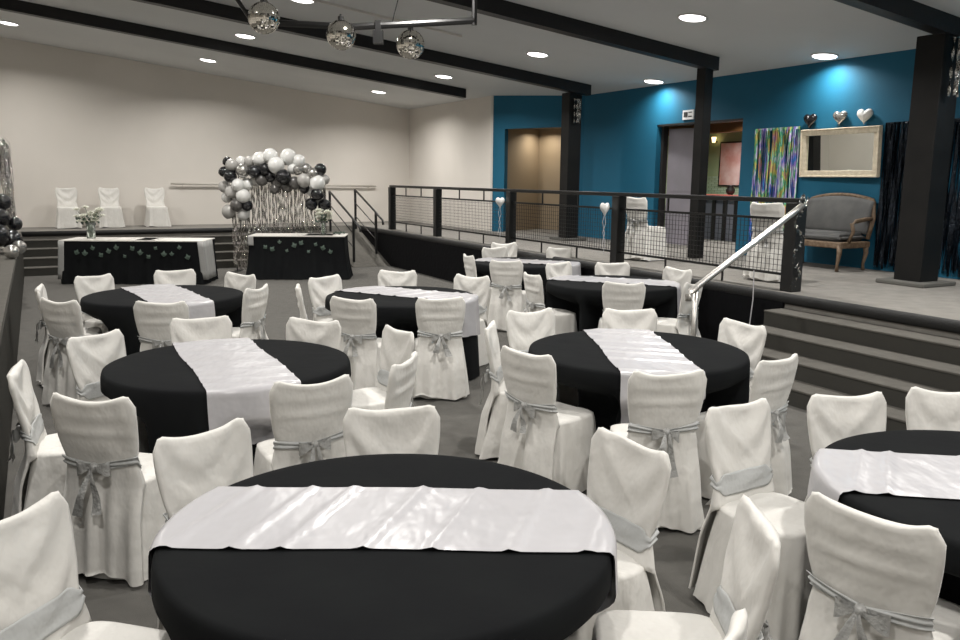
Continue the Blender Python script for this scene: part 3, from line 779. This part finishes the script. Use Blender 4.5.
for c in BM:
    for cl in SIDE:
        g = [o for o, a, b in arch if a == c and b == cl]
        g.sort(key=(lambda o: o.location.x) if cl == 't' else (lambda o: -o.location.z))
        for i, o in enumerate(g):
            tag(o, '%s balloon %s, %s from the %s' % (BN[c], SIDE[cl], ORD[i], 'left' if cl == 't' else 'top') if len(g) > 1 else 'only %s balloon %s' % (BN[c], SIDE[cl]), 'balloon', 'balloons of the arch')
# arch frame with tinsel curtain
t = thing('arch_frame', 'thin metal frame carrying the balloon garland and tinsel', 'frame', (-3.86, 16.15, 0))
bm = new_bm(); tube(bm, [(-.95, 0, 0), (-.95, 0, 1.6), (-.85, 0, 1.85), (-.4, 0, 2.05), (0, 0, 2.1), (.4, 0, 2.05), (.7, 0, 1.9), (.80, 0, 1.6), (.80, 0, 0)], .012); obj('hoop', bm, M['metalblack'], t, smooth=True)
for sx in (-.95, .80): bm = new_bm(); box(bm, sx-.05, sx+.05, -.25, .25, 0, .02); obj('foot', bm, M['metalblack'], t)
def tinsel_bm(w_, h, n, seed, wd=.022, y=.0, twist=.5):
    rnd = random.Random(seed); bm = new_bm()
    for i in range(n):
        x = -w_/2 + w_*(i+.5)/n + rnd.uniform(-.01, .01); yy = y + rnd.uniform(-.03, .03); L = h*rnd.uniform(.93, 1); ph = rnd.uniform(0, 6); k = rnd.uniform(6, 13)
        prev = None
        for j in range(15):
            f = j/14; a = ph + k*f*twist*3; z = -L*f
            d_ = Vector((cos(a)*wd/2, sin(a)*wd/2, 0)); c = Vector((x + .003*sin(k*f*2+ph), yy, z))
            cur = (bm.verts.new(c-d_), bm.verts.new(c+d_))
            if prev: bm.faces.new((prev[0], prev[1], cur[1], cur[0]))
            prev = cur
    return bm
bm = tinsel_bm(1.5, 1.15, 64, 3, .026); box(bm, -.76, .76, -.004, .004, -.012, .006)
o = obj('tinsel_curtain', bm, M['tinsel'], loc=(-3.78, 16.1, 1.72)); tag(o, 'silver tinsel curtain hanging under the balloon arch', 'tinsel curtain')
bm = tinsel_bm(.34, 1.35, 14, 8, .026); box(bm, -.17, .17, -.004, .004, -.012, .006)
o = obj('tinsel_curtain', bm, M['tinsel'], loc=(-4.66, 15.98, 1.38)); tag(o, 'narrow tinsel curtain reaching low left of the arch table', 'tinsel curtain')

# ------------------------------------------------------------------ balloons and tinsel column on the left ledge
bl = P(-.62, 12.9, S)
t = thing('tinsel_column', 'tall silver tinsel column on the left ledge', 'decoration', P(-.36, 14.2, S))
bm = new_bm(); tube(bm, [(0, 0, 0), (0, 0, 1.62)], .02); lathe(bm, [(.14, 0), (.14, .02), (.02, .03)], 16); obj('pole', bm, M['steel'], t)
bm = new_bm(); rnd = random.Random(4)
for i in range(150):
    z = .35 + 1.25*i/150; a = rnd.uniform(0, 6.28); r = rnd.uniform(.05, .10); 
    d_ = Vector((cos(a), sin(a), 0)); s_ = Vector((-sin(a), cos(a), 0))
    p0 = d_*.02 + Vector((0, 0, z+.05)); p1 = d_*r + Vector((0, 0, z-.03)); p2 = d_*(r+.01) + Vector((0, 0, z-.2))
    v = [bm.verts.new(q) for q in (p0-s_*.01, p0+s_*.01, p1+s_*.014, p1-s_*.014)]; bm.faces.new(v)
    x = [bm.verts.new(p2-s_*.012), bm.verts.new(p2+s_*.012)]; bm.faces.new((v[3], v[2], x[1], x[0]))
obj('tinsel', bm, M['tinsel'], t)
ledge = []
for i, (dv, du, z, r, c) in enumerate([(.13, -.3, .19, .17, 'k'), (-.05, -.5, .27, .2, 'k'), (.0, -.2, .5, .17, 'k'), (-.2, -.6, .58, .16, 'k'), (.06, -.1, .72, .13, 'k'), (-.2, -.3, .82, .14, 'k'), (.18, -.05, .4, .12, 'k')]):
    o = bpy.data.objects.new('balloon', BM[c]); col.objects.link(o); o.location = P(-.47+dv, 13.75+du, S+z); o.scale = (r*.85, r*.85, r*.85); o.rotation_euler = (R(random.uniform(-60, 60)), R(random.uniform(-60, 60)), 0)
    ledge.append(o)
for i, o in enumerate(sorted(ledge, key=lambda o: o.location.z)): tag(o, 'black balloon by the tinsel column on the left ledge, %s from the bottom' % ORD[i], 'balloon', 'black balloons on the left ledge')
for dv, du, lb in ((-.0, -2.5, 'left'), (.08, -1.7, 'right')):
    o = bpy.data.objects.new('balloon', BM['s']); col.objects.link(o); o.location = P(-.33+dv, 15.0+du, S+.095); o.scale = (.095, .095, .09); o.rotation_euler = (R(80), 0, R(40))
    tag(o, 'silver balloon resting on the left ledge, the %s of two' % lb, 'balloon', 'silver balloons on the left ledge')

# ------------------------------------------------------------------ heart balloons
def heart_mesh(name, m):
    bm = new_bm(); N = 36
    pts = []
    for i in range(N):
        a = 2*pi*i/N; pts.append((16*sin(a)**3/17, (13*cos(a)-5*cos(2*a)-2*cos(3*a)-cos(4*a))/17))
    rings = []
    for k in range(-5, 6):
        q = k/5; s_ = math.sqrt(max(0.02, 1-q*q)); rings.append([bm.verts.new((x*s_, .42*q, y*s_)) for x, y in pts])
    for a, b in zip(rings, rings[1:]):
        for i in range(N): j = (i+1) % N; bm.faces.new((a[i], a[j], b[j], b[i]))
    bm.faces.new(rings[0]); bm.faces.new(rings[-1])
    return mesh(bm, name, m, True)
for u, z, m_, lb in ((8.04, 2.67, 'b_black', 'black heart balloon above the left end of the framed mirror'), (7.56, 2.68, 'b_silver', 'silver heart balloon above the middle of the framed mirror'), (7.19, 2.68, 'b_white', 'white heart balloon above the right part of the framed mirror')):
    o = obj('heart_balloon', heart_mesh('heart_balloon', M[m_]), None, loc=P(VB-.06, u, z+.03), rot=TH-pi/2+R(random.uniform(-12, 12)))
    o.scale = (.115, .12, .115); tag(o, lb, 'balloon', 'heart balloons on the blue wall')
for u, lb in ((11.70, 'small white heart balloon tied to the railing post right of centre-left'), (8.88, 'small white heart balloon tied to the railing post by the stage chair')):
    t = thing('heart_balloon', {11.70: 'small white balloon tied to the railing post before the beige opening', 8.88: 'small white balloon tied to the railing post by the stage chair'}[u], 'balloon', P(6.66, u+.02, S+.74), TH, 'white balloons tied to the railing')
    o = obj('balloon_body', heart_mesh('balloon_body', M['b_white']), None, t, rot=.2); o.scale = (.10, .08, .105)
    bm = new_bm(); tube(bm, [(0, 0, -.07), (.02, 0, -.2), (-.02, .0, -.32), (.02, 0, -.45), (0, 0, -.6)], .004, 5); tube(bm, [(0, 0, -.07), (-.03, 0, -.18), (.01, .0, -.34), (-.03, 0, -.5)], .004, 5); obj('ribbon', bm, M['white_satin'], t)

# silver garland on the last post, ribbon at the stage edge
t = thing('tinsel_garland', 'silver tinsel strand wound down the last railing post', 'tinsel', P(6.8, 5.79, S), TH)
bm = new_bm(); rnd = random.Random(2)
for i in range(70):
    z = .95*(1-i/70)+.02; x = -.05+.05*sin(i*.25)+rnd.uniform(-.012, .012); 
    s_ = .032 if i > 8 else .06
    v = [bm.verts.new((x+rnd.uniform(-s_, s_), rnd.uniform(-.02, .003), z+rnd.uniform(-s_, s_))) for _ in range(3)]; bm.faces.new(v)
obj('strand', bm, M['tinsel'], t)
for u, v, z0, z1, w_, lb in ((5.72, 8.41, 2.75, 3.36, .12, 'silver foil strip hanging at the top of the thick right column'), (12.56, 8.68, 2.85, 3.28, .14, 'silver foil strip at the top of the far dark column')):
    bm = tinsel_bm(w_, z1-z0, 7, 5, .03, 0, .3)
    o = obj('foil_strip', bm, M['tinsel'], loc=P(v, u, z1), rot=TH)
    if u > 10: o.location = P(8.68, 12.51, z1)
    else: o.location = P(8.57, 5.49, z1)
    tag(o, lb, 'tinsel', 'foil strips on the columns')
# ribbon
bm = new_bm(); tube(bm, [(0, 0, 0), (.01, 0, -.3), (-.01, 0, -.6), (0, 0, -.95)], .006, 6)
o = obj('hanging_ribbon', bm, M['white_satin'], loc=P(6.55, 6.14, 1.0)); tag(o, 'thin pale ribbon hanging over the stage edge left of the last post', 'ribbon')
o.location = P(6.54, 6.14, .95)

# ------------------------------------------------------------------ blue wall furnishings
def fringe(u0, u1, z0, z1, m_, name, label, cat, n, seed, wd=.02):
    bm = tinsel_bm(u1-u0, z1-z0, n, seed, wd, 0, .15); box(bm, -(u1-u0)/2, (u1-u0)/2, -.006, .006, -.03, .004)
    o = obj(name, bm, m_, loc=P(VB-.045, (u0+u1)/2, z1), rot=TH-pi/2); tag(o, label, cat, None); return o
fringe(8.21, 9.02, S+.02, 2.62, M['holo'], 'fringe_curtain', 'rainbow holographic foil fringe curtain on the blue wall', 'curtain', 62, 11, .024)
fringe(5.25, 6.88, S+.02, 2.60, M['tinsel_black'], 'fringe_curtain', 'black foil fringe curtain behind the thick right column', 'curtain', 130, 12, .03)
# framed mirror
t = thing('framed_mirror', 'wide mirror in a carved cream frame on the blue wall', 'mirror', P(VB-.05, 7.52, 2.25), TH-pi/2); t.rotation_euler = (R(2.7), 0, TH-pi/2-R(3.0))
hw, hh = .635, .32
bm = new_bm()
for (x0, x1, z0, z1) in ((-hw, hw, hh-.085, hh), (-hw, hw, -hh, -hh+.085), (-hw, -hw+.085, -hh+.085, hh-.085), (hw-.085, hw, -hh+.085, hh-.085)): box(bm, x0, x1, -.05, -.0, z0, z1)
for (x0, x1, z0, z1) in ((-hw, hw, hh-.02, hh), (-hw, hw, -hh, -hh+.02), (-hw, -hw+.02, -hh+.02, hh-.02), (hw-.02, hw, -hh+.02, hh-.02)): box(bm, x0, x1, -.066, -.05, z0, z1)
obj('frame', bm, M['cream_frame'], t, bevel=.006)
bm = new_bm(); box(bm, -hw+.08, hw-.08, -.02, -.008, -hh+.08, hh-.08); obj('glass', bm, M['mirror'], t)
# emergency sign
t = thing('wall_sign', 'small white pictogram sign above the doorway', 'sign', P(VB, 10.52, 2.92), TH-pi/2)
bm = new_bm(); box(bm, -.13, .13, -.02, 0, -.075, .075); obj('plate', bm, M['sign'], t)
bm = new_bm(); box(bm, -.10, -.01, -.024, -.021, -.035, .045); box(bm, .01, .09, -.024, -.021, -.035, -.02); box(bm, .01, .09, -.024, -.021, .03, .045); obj('pictogram', bm, M['sign_ink'], t)
# settee
t = thing('settee', 'grey upholstered settee with carved wooden frame by the blue wall', 'settee', P(9.10, 7.42, S), TH-pi/2)
# local: x to the viewer's right along the wall, -y into the room
W2 = .53
def rounded(bm, x0, x1, y0, y1, z0, z1, r=.03):
    b2 = bmesh.new(); box(b2, x0, x1, y0, y1, z0, z1); bmesh.ops.bevel(b2, geom=list(b2.edges), offset=r, segments=3, affect='EDGES'); me = bpy.data.meshes.new('tmp'); b2.to_mesh(me); b2.free(); bm.from_mesh(me); bpy.data.meshes.remove(me)
bm = new_bm(); rounded(bm, -W2+.04, W2-.04, -.27, .25, .36, .48, .045); obj('seat_cushion', bm, M['settee_cloth'], t, smooth=True)
bm = new_bm(); box(bm, -W2, W2, -.29, .27, .29, .37)
obj('seat_frame', bm, M['settee_wood'], t, bevel=.015)
bm = new_bm()
def f(u, v):
    x = (u-.5)*2*(W2-.02); z = .46 + v*(.40 + .06*(1-(2*u-1)**2)); return Vector((x, .22 + .10*v - .03*sin(v*pi), z))
grid(bm, f, 20, 8); obj('back_cushion', bm, M['settee_cloth'], t, smooth=True, solid=.08)
bm = new_bm(); pts = [(-W2+.01, .22, .40), (-W2-.01, .27, .66), (-W2+.04, .315, .86)] + [((i/10-.5)*2*(W2-.06), .33, .885 + .065*(1-(2*i/10-1)**2)) for i in range(11)] + [(W2-.04, .315, .86), (W2+.01, .27, .66), (W2-.01, .22, .40)]
tube(bm, pts, .028, 10); obj('back_frame', bm, M['settee_wood'], t, smooth=True)
for sx in (-1, 1):
    bm = new_bm(); tube(bm, [(sx*(W2), .27, .66), (sx*(W2+.03), .1, .655), (sx*(W2+.03), -.08, .63), (sx*(W2+.01), -.13, .60), (sx*(W2), -.08, .50), (sx*(W2-.01), -.14, .36)], [.022, .026, .028, .026, .024, .026], 10); obj('arm', bm, M['settee_wood'], t, smooth=True)
    for y in (-.26, .23):
        bm = new_bm(); tube(bm, [(sx*(W2-.04), y, .33), (sx*(W2-.03), y*1.04, .22), (sx*(W2-.055), y, .08), (sx*(W2-.05), y*1.02, 0)], [.036, .03, .018, .024], 10); obj('leg', bm, M['settee_wood'], t, smooth=True)
# far room: counter, picture, pot, sconce
t = thing('bar_counter', 'bar counter with red top and slatted front beyond the doorway', 'counter', P(11.4, 11.2, S), TH-pi/2)
bm = new_bm(); box(bm, -1.8, 1.8, 0, .45, 0, .80); obj('body', bm, M['slat'], t)
bm = new_bm(); box(bm, -1.85, 1.85, -.08, .5, .80, .85); obj('countertop', bm, M['redtop'], t, bevel=.01)
for i in range(13):
    x = -1.7 + i*.28
    bm = new_bm(); box(bm, x-.035, x+.035, -.035, -.001, 0, .80); obj('slat', bm, M['dark'], t)
o_ = thing('wall_picture', 'pink picture with a dark edge on the green wall', 'picture', P(12.55, 12.25, 2.2), TH-pi/2)
bm = new_bm(); box(bm, -.62, .62, -.04, 0, -.45, .45); obj('frame', bm, M['dark'], o_)
bm = new_bm(); box(bm, -.59, .59, -.046, -.041, -.42, .42); obj('canvas', bm, M['picture'], o_)
bm = new_bm(); lathe(bm, [(.04, 0), (.08, .04), (.085, .1), (.05, .16), (.06, .18)], 16)
o = obj('pot', bm, M['dark'], loc=P(11.6, 11.6, S+.85), smooth=True); tag(o, 'small black pot on the red bar counter', 'pot')
t = thing('wall_sconce', 'small wall lamp on the green wall beyond the doorway', 'lamp', P(12.55, 13.0, 2.66), TH-pi/2)
bm = new_bm(); tube(bm, [(0, 0, 0), (0, -.1, 0)], .012); obj('arm', bm, M['dark'], t)
bm = new_bm(); lathe(bm, [(.03, -.02), (.05, .09), (.045, .09)], 14, 0, -.1); obj('lamp_shade', bm, mat('warm_shade', (.9, .7, .4), .5, emis=((1, .7, .35), 3)), t, smooth=True)

# ------------------------------------------------------------------ mirror balls and their bar
t = thing('lighting_bar', 'black hanging bar that carries the mirror balls', 'lighting bar', (0, 0, 0))
bm = new_bm(); tube(bm, [(-.09, 8.95, 3.485), (-1.35, 8.95, 3.41), (-2.45, 9.0, 3.46)], .035, 8); obj('bar', bm, M['metalblack'], t)
bm = new_bm(); tube(bm, [(-.09, 8.95, 3.44), (-.09, 8.95, 4.12)], .028, 8); obj('hanger', bm, M['metalblack'], t)
bm = new_bm(); tube(bm, [(-2.42, 9.0, 3.46), (-2.95, 9.0, 4.25)], .022, 8); obj('hanger', bm, M['metalblack'], t)
bm = new_bm(); tube(bm, [(-.95, 8.95, 3.44), (-.88, 8.95, 3.70), (-.80, 8.95, 4.15)], .006, 6); obj('cable', bm, M['metalblack'], t)
bm = new_bm(); box(bm, -1.14, -1.04, 8.88, 8.97, 3.24, 3.37); box(bm, -1.12, -1.06, 8.9, 8.95, 3.37, 3.47); obj('spotlight', bm, M['metalblack'], t)
def mball(x, y, z, r, label):
    t = thing('mirror_ball', label, 'mirror ball', (x, y, z), 0, 'mirror balls on the hanging bar')
    bm = new_bm(); n_ = 26; 
    for i in range(n_):
        a0, a1 = -pi/2 + pi*i/n_, -pi/2 + pi*(i+1)/n_; am = (a0+a1)/2
        mm = max(3, int(2*n_*cos(am)))
        for k in range(mm):
            b0, b1 = 2*pi*k/mm, 2*pi*(k+1)/mm
            q = [Vector((cos(a)*cos(b), cos(a)*sin(b), sin(a)))*r for a, b in ((a0, b0), (a0, b1), (a1, b1), (a1, b0))]
            c = sum(q, Vector())/4; jx = Vector((random.uniform(-1, 1), random.uniform(-1, 1), random.uniform(-1, 1)))*.0012
            vs = [bm.verts.new(c + (p-c)*.94 + jx*random.uniform(-1, 1)) for p in q]; 
            if (vs[0].co-vs[1].co).length > 1e-4 and (vs[2].co-vs[3].co).length > 1e-4: bm.faces.new(vs)
            else:
                for v_ in vs: bm.verts.remove(v_)
    obj('tiles', bm, M['ball'], t)
    bm = new_bm(); bmesh.ops.create_uvsphere(bm, u_segments=24, v_segments=16, radius=r*.985); obj('core', bm, M['dark'], t)
    bm = new_bm(); tube(bm, [(0, 0, r*.95), (0, 0, r+.05)], .012, 8); tube(bm, [(0, 0, r+.05), (0, 8.95-y, 3.45-z+.02)], .010, 6); lathe(bm, [(.03, r-.01), (.03, r+.03), (.012, r+.04)], 12); obj('motor', bm, M['metalblack'], t)
mball(-2.12, 8.31, 3.375, .152, 'leftmost of the three mirror balls')
mball(-1.467, 8.86, 3.313, .152, 'middle one of the three mirror balls')
mball(-.774, 9.16, 3.272, .152, 'rightmost of the three mirror balls')
# ceiling conduit
bm = new_bm(); prism(bm, [(2.6, 10.9), (5.6, 11.03), (5.6, 11.06), (2.6, 10.93)], lambda x, y: ceil_z(x)-.03, lambda x, y: ceil_z(x)); hall(bm)
struct('trim_8', bm, M['wall_trim'], 'thin white conduit across the ceiling')
